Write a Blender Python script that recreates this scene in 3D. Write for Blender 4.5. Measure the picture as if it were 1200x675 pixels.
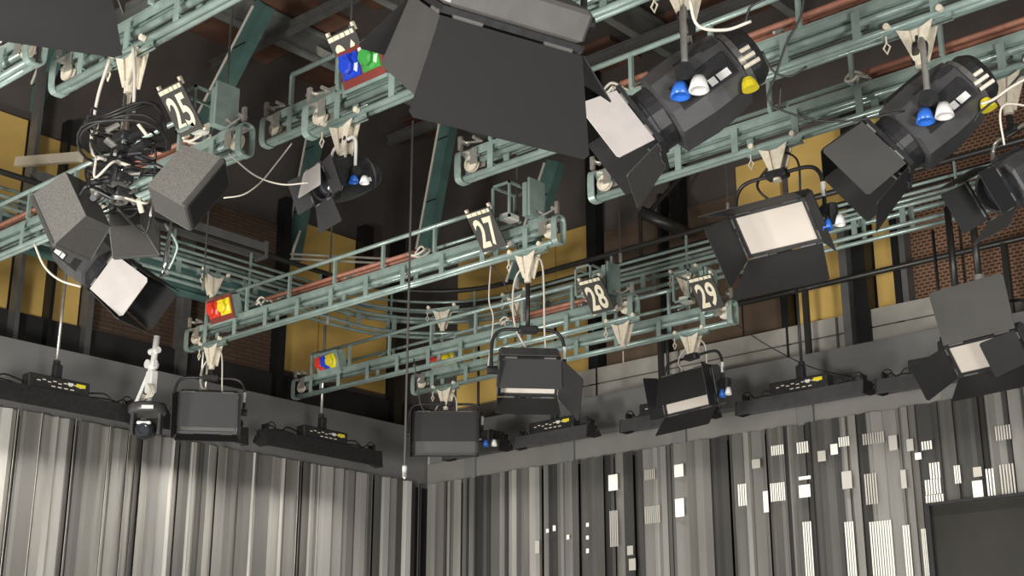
import bpy, math, random
from mathutils import Matrix, Vector
random.seed(7)
PI = math.pi; R = math.radians
for o in list(bpy.data.objects): bpy.data.objects.remove(o)
S = bpy.context.scene; C = S.collection

# ------------------------------------------------------------ camera, world, exposure, large lights
F, PITCH, AZ, EYE = 1630.0, R(17.95), R(41.6), 1.7
cam = bpy.data.objects.new('camera', bpy.data.cameras.new('camera')); C.objects.link(cam)
cam.data.sensor_width = 36; cam.data.lens = F*36/1200; cam.data.clip_start = .05
cam.location = (0, 0, EYE); cam.rotation_euler = (PI/2+PITCH, 0, AZ); S.camera = cam
S.view_settings.view_transform = 'Standard'; S.view_settings.look = 'None'
S.view_settings.gamma = 1; S.view_settings.use_curve_mapping = False
S.view_settings.exposure = 0.0
W_ = bpy.data.worlds.new('world'); S.world = W_; W_.use_nodes = True
W_.node_tree.nodes['Background'].inputs[0].default_value = (.95, .97, 1, 1)
W_.node_tree.nodes['Background'].inputs[1].default_value = .24

def area(name, loc, target, size, power, col=(1, .95, .88), spread=PI, parent=None, sy=None):
    l = bpy.data.lights.new(name, 'AREA'); l.size = size; l.energy = power; l.color = col; l.spread = spread
    if sy: l.shape = 'RECTANGLE'; l.size_y = sy
    o = bpy.data.objects.new(name, l); C.objects.link(o)
    o.location = loc; o.rotation_euler = (Vector(target)-Vector(loc)).to_track_quat('-Z', 'Y').to_euler()
    if parent: o.parent = parent
    return o
area('added_fill_light', (-3.2, -3.0, 1.0), (-6.5, 6.0, 5.4), 1.6, 780, (1, .96, .90))  # added unseen fill lights near the floor, standing in for studio bounce
area('added_fill_light', (3.4, 1.0, 1.2), (-4.5, 6.5, 5.3), 1.6, 470, (1, .97, .93))
area('added_fill_light', (-9.2, 1.2, 1.0), (-8.6, 7.0, 5.3), .8, 230, (1, .96, .88))
area('added_fill_light', (-6.6, 4.2, .6), (-9.6, 11.8, 5.6), .8, 60, (1, .96, .88))

# ------------------------------------------------------------ pixel -> room coordinates
cp, sp = math.cos(PITCH), math.sin(PITCH)
RX = (math.cos(AZ), math.sin(AZ)); FH = (-math.sin(AZ), math.cos(AZ))
def ray(x, y):
    dx, u = x-600, 337.5-y; h = F*cp-u*sp
    return Vector((RX[0]*dx+FH[0]*h, RX[1]*dx+FH[1]*h, F*sp+u*cp))
def atz(x, y, z): r = ray(x, y); return r*((z-EYE)/r.z)+Vector((0, 0, EYE))
def atX(x, y, X): r = ray(x, y); return r*(X/r.x)+Vector((0, 0, EYE))
def atY(x, y, Y): r = ray(x, y); return r*(Y/r.y)+Vector((0, 0, EYE))
def atd(x, y, d): return ray(x, y)*(d/F)+Vector((0, 0, EYE))
def zbelow(X, Y, py):                       # height at which the vertical through (X, Y) crosses image row py
    f = X*FH[0]+Y*FH[1]; k = (337.5-py)/F
    return EYE+f*(k*cp+sp)/(cp-k*sp)

# ------------------------------------------------------------ materials
def mat(name, col, rough=.5, metal=0, noise=0, nscale=30, bump=0, emit=None, es=0, spec=.5, trans=0):
    m = bpy.data.materials.new(name); m.use_nodes = True; nt = m.node_tree; b = nt.nodes['Principled BSDF']
    b.inputs['Roughness'].default_value = rough; b.inputs['Metallic'].default_value = metal
    b.inputs['Specular IOR Level'].default_value = spec
    b.inputs['Base Color'].default_value = (*col, 1)
    if noise or bump:
        tc = nt.nodes.new('ShaderNodeTexCoord'); n = nt.nodes.new('ShaderNodeTexNoise')
        n.inputs['Scale'].default_value = nscale; n.inputs['Detail'].default_value = 5
        nt.links.new(tc.outputs['Object'], n.inputs['Vector'])
        if noise:
            r = nt.nodes.new('ShaderNodeValToRGB')
            r.color_ramp.elements[0].position = .3; r.color_ramp.elements[1].position = .7
            r.color_ramp.elements[0].color = (*[c*(1-noise) for c in col], 1)
            r.color_ramp.elements[1].color = (*[min(1, c*(1+noise)) for c in col], 1)
            nt.links.new(n.outputs['Fac'], r.inputs['Fac']); nt.links.new(r.outputs['Color'], b.inputs['Base Color'])
        if bump:
            bp = nt.nodes.new('ShaderNodeBump'); bp.inputs['Strength'].default_value = bump; bp.inputs['Distance'].default_value = .01
            nt.links.new(n.outputs['Fac'], bp.inputs['Height']); nt.links.new(bp.outputs['Normal'], b.inputs['Normal'])
    if emit:
        b.inputs['Emission Color'].default_value = (*emit, 1); b.inputs['Emission Strength'].default_value = es
    return m
M = dict(
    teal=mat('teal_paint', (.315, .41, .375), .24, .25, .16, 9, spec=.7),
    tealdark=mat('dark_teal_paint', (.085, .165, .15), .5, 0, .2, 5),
    steel=mat('galvanised_steel', (.62, .60, .55), .3, .75, .15, 25),
    cream=mat('cream_paint', (.74, .67, .54), .42, 0, .12, 40),
    black=mat('black_metal', (.030, .030, .032), .42, .2, .25, 30),
    matte=mat('matt_black_leaf', (.020, .020, .021), .6, 0, .08, 4),
    leafshade=mat('shaded_black_leaf', (.012, .012, .0125), .7), brownbay=mat('brown_wall_bay', (.135, .092, .062), .8, 0, .25, 1.2),  # leaf black darkened for the shade on the top-centre flood's doors
    leafgrey=mat('lightened_grey_leaf', (.075, .073, .070), .5, .1, .10, 4),  # leaf black lightened to grey; carries the light falling on some doors
    leafwhite=mat('bare_metal_leaf', (.62, .58, .56), .5, .1, .06, 10),
    housing=mat('grey_housing', (.085, .085, .087), .38, .25, .15, 14),
    housinglight=mat('light_grey_housing', (.135, .13, .125), .45, .2, .1, 14),
    blue=mat('blue_plastic', (.035, .17, .68), .3), white=mat('white_plastic', (.8, .8, .78), .35),
    yellow=mat('yellow_plastic', (.85, .70, .03), .35), red=mat('red_plastic', (.72, .05, .03), .3),
    green=mat('green_plastic', (.06, .36, .07), .3), cobalt=mat('cobalt_plastic', (.02, .07, .62), .25),
    maroon=mat('maroon_plate', (.22, .045, .035), .45), copper=mat('brown_conduit', (.34, .15, .10), .5, 0, .2, 18),
    felt=mat('grey_felt', (.17, .165, .15), .95, 0, .32, 150, .4), cab=mat('dark_cabinet', (.062, .06, .056), .7, 0, .1, 50),
    grille=mat('speaker_grille', (.02, .02, .02), .6, .3, .3, 200),
    fascia=mat('grey_fascia', (.185, .185, .18), .75, 0, .06, 1.5), fasciaL=mat('pale_grey_fascia', (.215, .21, .195), .75, 0, .12, 1.8),
    dark=mat('dark_wall', (.022, .021, .021), .8, 0, .2, 2), upper=mat('dark_upper_wall', (.10, .085, .077), .85, 0, .18, 1.4),
    yel=mat('ochre_panel', (.74, .50, .15), .5, 0, .12, 1.6), post=mat('black_post', (.018, .019, .02), .45, .3),
    postgrey=mat('grey_post', (.16, .16, .155), .5, .3, .15, 8), concrete=mat('pale_panel', (.40, .38, .34), .8, 0, .14, 3.5),
    pipe=mat('dark_pipe', (.06, .058, .055), .35, .5), floor=mat('studio_floor', (.22, .22, .22), .5, 0, .1, 3),
    beam=mat('roof_beam', (.20, .21, .195), .7, 0, .25, 4), cablew=mat('pale_cable', (.62, .58, .50), .5), cableb=mat('black_cable', (.02, .02, .02), .45),
    rope=mat('wire_rope', (.10, .095, .09), .5, .3), chrome=mat('chrome', (.8, .8, .8), .12, 1), brownceil=mat('brown_roof_board', (.15, .075, .048), .8, 0, .4, 3),
    numeral=mat('numeral_cream', (.80, .74, .56), .5), board=mat('sign_board', (.045, .043, .040), .6, 0, .1, 20),
    glass=mat('lens_glass', (.03, .035, .045), .05, 0, 0, spec=.8), diffuser=mat('opal_diffuser', (.68, .62, .555), .55, 0, .03, 3),
    patch=mat('glowing_reflection', (.8, .78, .7), .4, emit=(1, .97, .86), es=.32), patchdim=mat('dim_glowing_reflection', (.5, .48, .43), .4, emit=(1, .95, .84), es=.05),  # emission imitates reflections on the strip curtain
    screen=mat('dark_screen', (.035, .033, .028), .35, .1, .3, 1.2), plug=mat('junction_box', (.70, .68, .62), .5),
    glowlamp=mat('small_glow', (.9, .9, .9), .3, emit=(1, 1, .95), es=3),
)
def grid_mat(name, axis, c1, c2, bw, bh, mortar, off=.5):
    m = bpy.data.materials.new(name); m.use_nodes = True; nt = m.node_tree; b = nt.nodes['Principled BSDF']; b.inputs['Roughness'].default_value = .75
    tc = nt.nodes.new('ShaderNodeTexCoord'); se = nt.nodes.new('ShaderNodeSeparateXYZ'); co = nt.nodes.new('ShaderNodeCombineXYZ')
    br = nt.nodes.new('ShaderNodeTexBrick'); br.inputs['Scale'].default_value = 1; br.offset = off
    br.inputs['Brick Width'].default_value = bw; br.inputs['Row Height'].default_value = bh; br.inputs['Mortar Size'].default_value = mortar
    br.inputs['Color1'].default_value = (*c1, 1); br.inputs['Color2'].default_value = (*[c*.8 for c in c1], 1); br.inputs['Mortar'].default_value = (*c2, 1)
    nt.links.new(tc.outputs['Object'], se.inputs[0]); nt.links.new(se.outputs[axis], co.inputs[0]); nt.links.new(se.outputs['Y' if axis == 'Z' else 'Z'], co.inputs[1])
    nt.links.new(co.outputs[0], br.inputs['Vector']); nt.links.new(br.outputs['Color'], b.inputs['Base Color'])
    return m
M['meshY'] = grid_mat('expanded_metal_mesh', 'X', (.06, .032, .018), (.24, .13, .075), .060, .034, .0075)
M['brickX'] = grid_mat('brown_brick', 'Y', (.115, .072, .045), (.06, .038, .026), .22, .045, .008)
def strip_mat():
    m = bpy.data.materials.new('pleated_satin'); m.use_nodes = True; nt = m.node_tree; b = nt.nodes['Principled BSDF']
    b.inputs['Roughness'].default_value = .42; b.inputs['Metallic'].default_value = .35
    at = nt.nodes.new('ShaderNodeAttribute'); at.attribute_name = 'tone'
    tc = nt.nodes.new('ShaderNodeTexCoord'); n = nt.nodes.new('ShaderNodeTexNoise'); n.inputs['Scale'].default_value = 2.2
    mp = nt.nodes.new('ShaderNodeMapping'); mp.inputs['Scale'].default_value = (3, 3, .5)
    nt.links.new(tc.outputs['Object'], mp.inputs[0]); nt.links.new(mp.outputs[0], n.inputs['Vector'])
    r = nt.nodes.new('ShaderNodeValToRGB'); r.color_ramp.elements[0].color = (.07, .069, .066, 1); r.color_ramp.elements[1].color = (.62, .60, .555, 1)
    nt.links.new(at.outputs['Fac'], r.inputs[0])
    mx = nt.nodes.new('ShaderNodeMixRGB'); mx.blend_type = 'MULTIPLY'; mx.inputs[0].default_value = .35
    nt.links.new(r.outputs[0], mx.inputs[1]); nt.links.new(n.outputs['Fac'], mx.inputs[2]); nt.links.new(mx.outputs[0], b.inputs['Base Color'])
    return m
M['satin'] = strip_mat()

# ------------------------------------------------------------ mesh builder
SPLIT = {'yoke_clamp', 'hinge', 'end_plate', 'fixing', 'wheel', 'flange', 'stay_arm', 'sticker', 'end_cap'}-{'end_cap'}
class MB:
    def __init__(s, T=None): s.v = []; s.f = []; s.T = T or Matrix.Identity(4)
    def add(s, vs, fs, T=None):
        n = len(s.v); t = s.T @ T if T is not None else s.T
        s.v += [t @ Vector(p) for p in vs]; s.f += [[i+n for i in f] for f in fs]; return s
    def box(s, c, d, T=None, b=0):
        x, y, z = d[0]/2, d[1]/2, d[2]/2
        if b <= 0 or min(x, y, z) < b*1.2:
            vs = [(c[0]+i*x, c[1]+j*y, c[2]+k*z) for i in (-1, 1) for j in (-1, 1) for k in (-1, 1)]
            return s.add(vs, [(0, 1, 3, 2), (4, 6, 7, 5), (0, 4, 5, 1), (2, 3, 7, 6), (0, 2, 6, 4), (1, 5, 7, 3)], T)
        # chamfered box: octagonal section in XZ with bevelled ends
        def ring(yy, e): return [(c[0]+px, c[1]+yy, c[2]+pz) for px, pz in ((-x+b+e, -z+e), (x-b-e, -z+e), (x-e, -z+b+e), (x-e, z-b-e), (x-b-e, z-e), (-x+b+e, z-e), (-x+e, z-b-e), (-x+e, -z+b+e))]
        rs = [ring(-y, b*.7), ring(-y+b*.7, 0), ring(y-b*.7, 0), ring(y, b*.7)]
        vs = sum(rs, []); fs = [list(range(7, -1, -1))[::-1], list(range(24, 32))[::-1]]
        for q in range(3):
            for i in range(8): fs.append((q*8+i, q*8+(i+1) % 8, q*8+8+(i+1) % 8, q*8+8+i))
        return s.add(vs, fs, T)
    def tube(s, pts, r, seg=8, T=None, closed=False):
        pts = [Vector(p) for p in pts]; n = len(pts); rr = r if isinstance(r, (list, tuple)) else [r]*n
        vs = []; fs = []; nrm = None
        for i, p in enumerate(pts):
            a = pts[i-1] if (i or closed) else p; b = pts[(i+1) % n] if (i < n-1 or closed) else p
            t = (b-a).normalized()
            if nrm is None: nrm = t.orthogonal().normalized()
            nrm = (nrm-t*nrm.dot(t)); nrm = nrm.normalized() if nrm.length > 1e-6 else t.orthogonal().normalized()
            bi = t.cross(nrm)
            for k in range(seg):
                an = 2*PI*k/seg; vs.append(p+(nrm*math.cos(an)+bi*math.sin(an))*rr[i])
        for i in range(n if closed else n-1):
            j = (i+1) % n
            for k in range(seg): fs.append((i*seg+k, i*seg+(k+1) % seg, j*seg+(k+1) % seg, j*seg+k))
        if not closed: fs += [list(range(seg))[::-1], list(range((n-1)*seg, n*seg))]
        return s.add(vs, fs, T)
    def cyl(s, a, b, r, seg=16, T=None): return s.tube([a, b], r, seg, T)
    def prism(s, poly, off, T=None):       # poly: 3-D points of one face, off: extrusion vector
        n = len(poly); off = Vector(off); vs = [Vector(p) for p in poly]; vs += [p+off for p in vs]
        fs = [list(range(n))[::-1], [i+n for i in range(n)]]+[(i, (i+1) % n, n+(i+1) % n, n+i) for i in range(n)]
        return s.add(vs, fs, T)
    def lathe(s, prof, seg=20, T=None):    # prof: (r, y) along local Y
        vs = []; fs = []
        for r, y in prof:
            for k in range(seg): an = 2*PI*k/seg; vs.append((r*math.cos(an), y, r*math.sin(an)))
        for i in range(len(prof)-1):
            for k in range(seg): fs.append((i*seg+k, i*seg+(k+1) % seg, (i+1)*seg+(k+1) % seg, (i+1)*seg+k))
        fs += [list(range(seg)), list(range((len(prof)-1)*seg, len(prof)*seg))[::-1]]
        return s.add(vs, fs, T)
    def build(s, name, m, parent=None, label=None, smooth=False):
        if name in SPLIT:                  # pieces that do not touch become parts of their own
            g = list(range(len(s.v)))
            def find(i):
                while g[i] != i: g[i] = g[g[i]]; i = g[i]
                return i
            for f in s.f:
                for i in f[1:]: g[find(i)] = find(f[0])
            roots = {}
            for f in s.f: roots.setdefault(find(f[0]), []).append(f)
            if len(roots) > 1:
                out = None
                for fs in roots.values():
                    ids = sorted({i for f in fs for i in f}); mp = {i: k for k, i in enumerate(ids)}
                    p = MB(); p.v = [s.v[i] for i in ids]; p.f = [[mp[i] for i in f] for f in fs]
                    o = p.build(name, m, parent, label, smooth); out = out or o
                return out
        me = bpy.data.meshes.new(name); me.from_pydata([tuple(v) for v in s.v], [], s.f)
        import bmesh
        b = bmesh.new(); b.from_mesh(me); bmesh.ops.recalc_face_normals(b, faces=b.faces); b.to_mesh(me); b.free()
        me.materials.append(M[m])
        if smooth:
            me.polygons.foreach_set('use_smooth', [len(p.vertices) == 4 for p in me.polygons])
        o = bpy.data.objects.new(name, me); C.objects.link(o)
        if parent: o.parent = parent
        if label: o['label'] = label
        return o
def Tr(x, y, z): return Matrix.Translation((x, y, z))
def Rz(a): return Matrix.Rotation(R(a), 4, 'Z')
def Rx(a): return Matrix.Rotation(R(a), 4, 'X')
def Ry(a): return Matrix.Rotation(R(a), 4, 'Y')
def thing(name, label, cat, loc, group=None, rz=0):
    o = bpy.data.objects.new(name, None); C.objects.link(o); o.location = loc; o.rotation_euler = (0, 0, rz); o.empty_display_size = .1
    return tag(o, label, cat, group)
def tag(o, label, cat, group=None):
    o['label'] = label; o['category'] = cat
    if group: o['group'] = group
    return o
def struct(o): o['kind'] = 'structure'; return o
def bez(pts, n=6):                          # Catmull-Rom through points
    P = [Vector(p) for p in pts]; P = [P[0]*2-P[1]]+P+[P[-1]*2-P[-2]]; out = []
    for i in range(1, len(P)-2):
        for k in range(n):
            t = k/n; a, b, c, d = P[i-1:i+3]
            out.append(.5*((2*b)+(-a+c)*t+(2*a-5*b+4*c-d)*t*t+(-a+3*b-3*c+d)*t**3))
    return out+[P[-2]]

# ------------------------------------------------------------ structure
WX, WY = -11.34, 11.29
struct(MB().box((-3.7, 3.6, -.05), (18, 18, .1)).build('floor', 'floor'))
struct(MB().box((WX-.1, 3.6, 2.22), (.2, 18, 4.44)).build('wall_left', 'dark'))
struct(MB().box((-3.7, WY+.1, 2.22), (15.6, .2, 4.44)).build('wall_right', 'dark'))
# grey fascia beams round the room
struct(MB().box((WX-.05, 3.3, 4.78), (.1, 16, .68)).build('trim_1', 'fascia'))
m = MB(); m.box((-3.5, WY+.05, 4.84), (15.6, .1, .60)); struct(m.build('trim_2', 'fascia'))
m = MB()
x = WX+.002
m.box((-3.5, WY+.015, 4.575), (15.6, .10, .27))
struct(m.build('trim_3', 'fasciaL'))
m = MB()
for i in range(9): m.box((-10.6+i*1.42, WY-.045, 4.58), (.16, .04, .24))
struct(m.build('trim_4', 'fascia'))
# recessed gallery walls
GX, GY = -11.95, 11.9
struct(MB().box((GX-.1, 3.5, 7.2), (.2, 17, 4.2)).build('wall_upper_left', 'upper'))
struct(MB().box((-3.5, GY+.1, 7.2), (17, .2, 4.2)).build('wall_upper_right', 'upper'))
struct(MB().box(((WX+GX)/2-.08, 3.4, 5.06), (abs(GX-WX)-.02, 16.5, .1)).build('gallery_floor_left', 'dark'))
struct(MB().box((-3.5, (WY+GY)/2+.08, 5.06), (15, abs(GY-WY)-.02, .1)).build('gallery_floor_right', 'dark'))
struct(MB().box((GX+.06, 3.5, 5.33), (.08, 16.8, .42)).build('skirting_left', 'dark'))
struct(MB().box((-3.7, 3.6, 9.35), (18, 18, .1)).build('ceiling', 'upper'))

def wall_rect(wall, px0, px1, z0, z1, mname, name, dep=0, th=.05):
    """panel on the gallery wall between two image columns (taken at row 320) and two heights"""
    if wall == 'R':
        a, b = atY(px0, 330, GY).x, atY(px1, 330, GY).x
        return MB().box(((a+b)/2, GY-th/2-dep, (z0+z1)/2), (abs(b-a), th, z1-z0)).build(name, mname)
    a, b = atX(px0, 330, GX).y, atX(px1, 330, GX).y
    return MB().box((GX+th/2+dep, (a+b)/2, (z0+z1)/2), (th, abs(b-a), z1-z0)).build(name, mname)
gi = 'ochre panels of the gallery wall'
def panel(wall, p0, p1, z0, z1, label, mn='yel', name='wall_panel', dep=0, cat='panel', th=.05, group=None):
    o = wall_rect(wall, p0, p1, z0, z1, mn, name, dep, th); return tag(o, label, cat, group)
panel('L', -90, 8, 5.55, 7.5, 'ochre yellow wall panel at the left edge of the picture beside the grey post', group=gi)
panel('L', 18, 50, 5.52, 7.4, 'ochre yellow wall panel just right of the leftmost grey post', group=gi)
panel('L', 54, 92, 5.50, 7.4, 'ochre yellow wall panel left of the brick bay on the left gallery wall', group=gi)
panel('L', 325, 412, 6.72, 7.42, 'upper ochre yellow panel behind the bent conduit on the left gallery wall', group=gi)
panel('L', 325, 372, 5.62, 6.42, 'lower ochre yellow panel left of the thin rod above the red and blue sockets', group=gi)
panel('L', 374, 452, 5.62, 6.9, 'lower ochre yellow panel right of the thin rod, near the room corner', group=gi)
panel('L', 96, 205, 5.5, 7.3, 'brown brick bay behind the open-doored spotlight on the left gallery wall', 'brickX', cat='brickwork', name='brick_bay')
panel('L', 215, 320, 5.5, 7.3, 'brown brick bay behind the red and yellow sockets on the left gallery wall', 'brickX', cat='brickwork', name='brick_bay')
panel('R', 540, 606, 5.5, 7.35, 'ochre yellow panel in the room corner behind sign 27', group=gi)
panel('R', 608, 654, 5.6, 7.35, 'tall ochre yellow panel right of truss 27, left of its seam', group=gi)
panel('R', 655, 700, 5.3, 7.35, 'tall ochre yellow panel right of truss 27, with its right edge on a black post', group=gi)
panel('R', 712, 785, 5.3, 7.2, 'dark brown wall bay behind sign 28 and sign 29', 'brownbay', cat='panel')
panel('R', 788, 870, 5.3, 7.2, 'dark brown wall bay right of the black post behind sign 29', 'brownbay', cat='panel')
panel('R', 872, 924, 5.42, 6.35, 'dark brown wall bay under the handrail beside the big open flood', 'brownbay', cat='panel')
panel('R', 872, 924, 6.36, 7.5, 'ochre yellow panel behind the big open flood light', group=gi)
panel('R', 934, 1008, 5.42, 7.6, 'wide ochre yellow panel between the slim black rail post and the thick black column', group=gi)
panel('R', 1030, 1057, 5.42, 7.6, 'narrow ochre yellow panel between the two thick black columns', group=gi)
panel('R', 1074, 1132, 5.42, 7.6, 'brown expanded metal mesh panel left of the twin black hanging poles', 'meshY', cat='mesh panel', name='mesh_panel')
panel('R', 1136, 1230, 5.42, 7.6, 'brown expanded metal mesh panel at the right edge of the picture', 'meshY', cat='mesh panel', name='mesh_panel')
# shadowless dividing columns
def column(wall, p0, p1, z0, z1, label, mn='post', dep=.05, th=.14): return panel(wall, p0, p1, z0, z1, label, mn, 'wall_column', dep, 'column', th, 'columns of the gallery walls')
column('L', 8, 13, 5.1, 9.2, 'grey steel column nearest the left edge of the gallery wall', 'postgrey', .1)
column('L', 50, 54, 5.1, 7.6, 'slim black column between two ochre panels at far left')
column('L', 94, 101, 5.1, 7.6, 'pale olive column between the ochre panel and the brick at left', 'postgrey')
column('L', 205, 214, 5.1, 7.6, 'pale olive column between the two brick bays', 'postgrey')
column('L', 318, 326, 5.1, 7.6, 'black column left of the ochre panels near the room corner')
column('L', 413, 424, 6.9, 7.6, 'short dark column at the right of the upper ochre panel')
column('L', 453, 462, 5.1, 7.6, 'black column right of the ochre panels near the room corner')
column('R', 700, 711, 5.0, 9.3, 'black column right of the tall ochre panels behind sign 28')
column('R', 785, 789, 5.0, 7.4, 'slim dark column behind sign 29')
column('R', 800, 812, 6.9, 9.3, 'black upright above sign 29 carrying a dark horizontal pipe')
column('R', 924, 933, 5.0, 6.4, 'short black column under the handrail beside the wide ochre panel')
column('R', 1012, 1029, 4.9, 7.9, 'thick black column between the wide and the narrow ochre panel', 'post', .1)
column('R', 1004, 1013, 4.9, 6.5, 'grey galvanised upright against the thick black column', 'postgrey', .2)
column('R', 1058, 1066, 5.0, 7.9, 'black column left of the expanded metal mesh')
column('R', 1067, 1074, 5.3, 7.9, 'pale olive upright framing the expanded metal mesh', 'postgrey')
# parapet of pale panels on the right-hand gallery edge
x0 = -10.3; k = 0
for wdt in (1.15, 1.1, 1.3, .55, 1.35, .62, 1.25, 1.3, 1.3):
    if k not in (5,):
        o = MB().box((x0+wdt/2, GY-.15, 5.29), (wdt-.03, .10, .20)); o.box((x0+wdt/2, GY-.15, 5.49), (wdt-.03, .10, .17)); 
        tag(o.build('parapet_panel', 'concrete'), ['pale grey parapet panel nearest the room corner', 'pale parapet panel under the sign 28 truss', 'pale parapet panel left of the flood beside sign 29',
            'narrow pale parapet panel behind the flood beside sign 29', 'pale parapet panel right of the flood beside sign 29', '', 'pale parapet panel right of the thick black column',
            'pale parapet panel behind the grey raised barn door', 'pale parapet panel at the right edge of the picture'][k], 'panel', 'pale parapet panels on the gallery edge')
    x0 += wdt; k += 1
# handrail and its posts
t = thing('handrail', 'dark round handrail on thin posts along the right gallery', 'handrail', (-7, 11.45, 5.1))
MB().tube([(-4.2, 0, .74), (4.5, 0, .74)], .028, 10).build('top_rail', 'pipe', t, smooth=True)
for dx in (-3.0, -1.1, .62, 2.6): MB().box((dx, 0, .37), (.05, .05, .72)).build('rail_post', 'pipe', t)
t = thing('handrail', 'high dark pipe rail crossing above the signs 28 and 29', 'handrail', (-8, 10.9, 5.4))
MB().tube(bez([(-2.6, -.2, .95), (-2, 0, .95), (0, 0, .95), (6, 0, .95)]), .035, 10).build('top_rail', 'pipe', t, smooth=True)
# roof: brown boards between a grid of beams
for i in range(9):
    for j in range(8):
        if (i+j) % 3 == 2 and i > 3: continue
        pass
m = MB()
for i in range(8):
    for j in range(8): m.box((-11.2+i*1.9, -.6+j*1.8, 9.27), (1.5, 1.4, .06))
struct(m.build('ceiling_boards', 'brownceil'))
for i in range(7):
    m = MB(); X = -10.9+i*1.5; m.box((X, 4.5, 8.9), (.10, 14.6, .03)); m.box((X, 4.5, 9.04), (.03, 14.6, .26)); m.box((X, 4.5, 9.19), (.16, 14.6, .03))
    tag(m.build('roof_beam', 'beam'), ['I-shaped roof beam running away above the left gallery wall', 'second I-shaped roof beam from the left gallery wall', 'third I-shaped roof beam from the left gallery wall',
        'fourth I-shaped roof beam from the left, above the number 25 sign', 'fifth I-shaped roof beam from the left gallery wall', 'sixth I-shaped roof beam from the left gallery wall', 'rightmost I-shaped roof beam running away'][i], 'beam', 'roof beams running away from the viewer')
for i in range(6):
    m = MB(); Y = 4.2+i*1.35; m.box((-4.5, Y, 8.78), (14.6, .08, .02)); m.box((-4.5, Y, 8.83), (14.6, .02, .10)); m.box((-4.5, Y, 8.88), (14.6, .08, .02))
    tag(m.build('roof_purlin', 'postgrey' if i % 2 else 'beam'), ['nearest dark steel purlin crossing under the roof', 'second nearest teal purlin crossing under the roof', 'third dark steel purlin from the front', 'fourth purlin from the front, teal, under the roof', 'fifth dark steel purlin from the front', 'farthest teal purlin close to the right gallery wall'][i], 'beam', 'purlins crossing the roof beams')
def bar(p, q, w, th, mn, name, label, cat='brace', group=None, parent=None):
    p, q = Vector(p), Vector(q); d = q-p; o = MB()
    side = Vector((1, 0, 0)) if abs(d.x) < abs(d.z) else Vector((0, 0, 1))
    side = (side-d*side.dot(d)/d.length_squared).normalized(); n = d.cross(side).normalized()
    poly = [p-side*w/2, p+side*w/2, q+side*w/2, q-side*w/2]
    o.prism([v-n*th/2 for v in poly], n*th)
    return tag(o.build(name, mn), label, cat, group)
brs = [((70, 50), (2, 215), 6.3, .17, 'thick sloping teal brace behind the black flap at far left'),
       ((312, 5), (226, 172), 7.6, .20, 'long sloping teal brace with a pale conduit above the number 25 sign'),
       ((378, 120), (343, 306), 9.6, .15, 'sloping teal brace behind the small spotlight, bent conduit at its foot'),
       ((533, 110), (500, 292), 10.0, .15, 'sloping teal brace left of the number 27 sign'),
       ((652, 190), (607, 330), 10.2, .17, 'sloping dark teal brace right of the number 27 sign')]
for a, b, Y, w, lab in brs:
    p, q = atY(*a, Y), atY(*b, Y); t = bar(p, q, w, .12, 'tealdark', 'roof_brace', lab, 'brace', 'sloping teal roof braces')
    o = MB(); d = Vector((-w*.6, -.07, 0)); o.tube([p+d, q+d], .014, 8); o.build('conduit', 'cablew', t)
    for f in (.3, .7):
        c = p.lerp(q, f); MB().box(c+Vector((0, -.062, 0)), (w*1.02, .01, .012)).build('joint_line', 'post', t)
# bent conduit between two braces
a = atY(345, 295, 9.5); b = atY(475, 296, 9.9); c = atY(352, 270, 9.5)
for i, dz in enumerate((0, .055)):
    tag(MB().tube(bez([c+Vector((0, 0, 0)), a+Vector((-.03, 0, -.0-dz)), a+Vector((.12, 0, -.06-dz)), b+Vector((0, 0, -.08-dz))]), .014, 8).build('conduit_pipe', 'cablew', smooth=True),
        ['upper', 'lower'][i]+' of two pale conduits bent at the foot of the sloping brace', 'conduit', 'bent conduits')
# dark pipe bracket under the roof at right of centre
t = thing('pipe_bracket', 'dark pipe bracket sticking out left of the black upright above sign 29', 'bracket', atY(805, 260, 11.6))
a, b, c = atY(750, 248, 11.2)-t.location, atY(808, 275, 11.6)-t.location, atY(800, 205, 11.6)-t.location
MB().tube([a, b], .07, 10).build('arm', 'pipe', t, smooth=True); MB().tube([atY(762, 247, 11.3)-t.location, c], .025, 8).build('diagonal', 'pipe', t)
MB().tube([a, a+Vector((0, 0, -.75))], .02, 8).build('drop_rod', 'pipe', t)

for i, (a, b, lab) in enumerate((((330, 36), (385, 66), 'pale grey roof rail right of the long teal brace'), ((20, 190), (95, 184), 'pale yellowish bar at the far left below the black flap'), ((0, 392), (0, 392), ''))):
    if not lab: continue
    p, q = atY(*a, 9.0-3*i), atY(*b, 9.0-3*i); tag(bar(p, q, .09, .05, 'cream' if i else 'concrete', 'roof_rail', lab, 'rail'), lab, 'rail')

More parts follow.
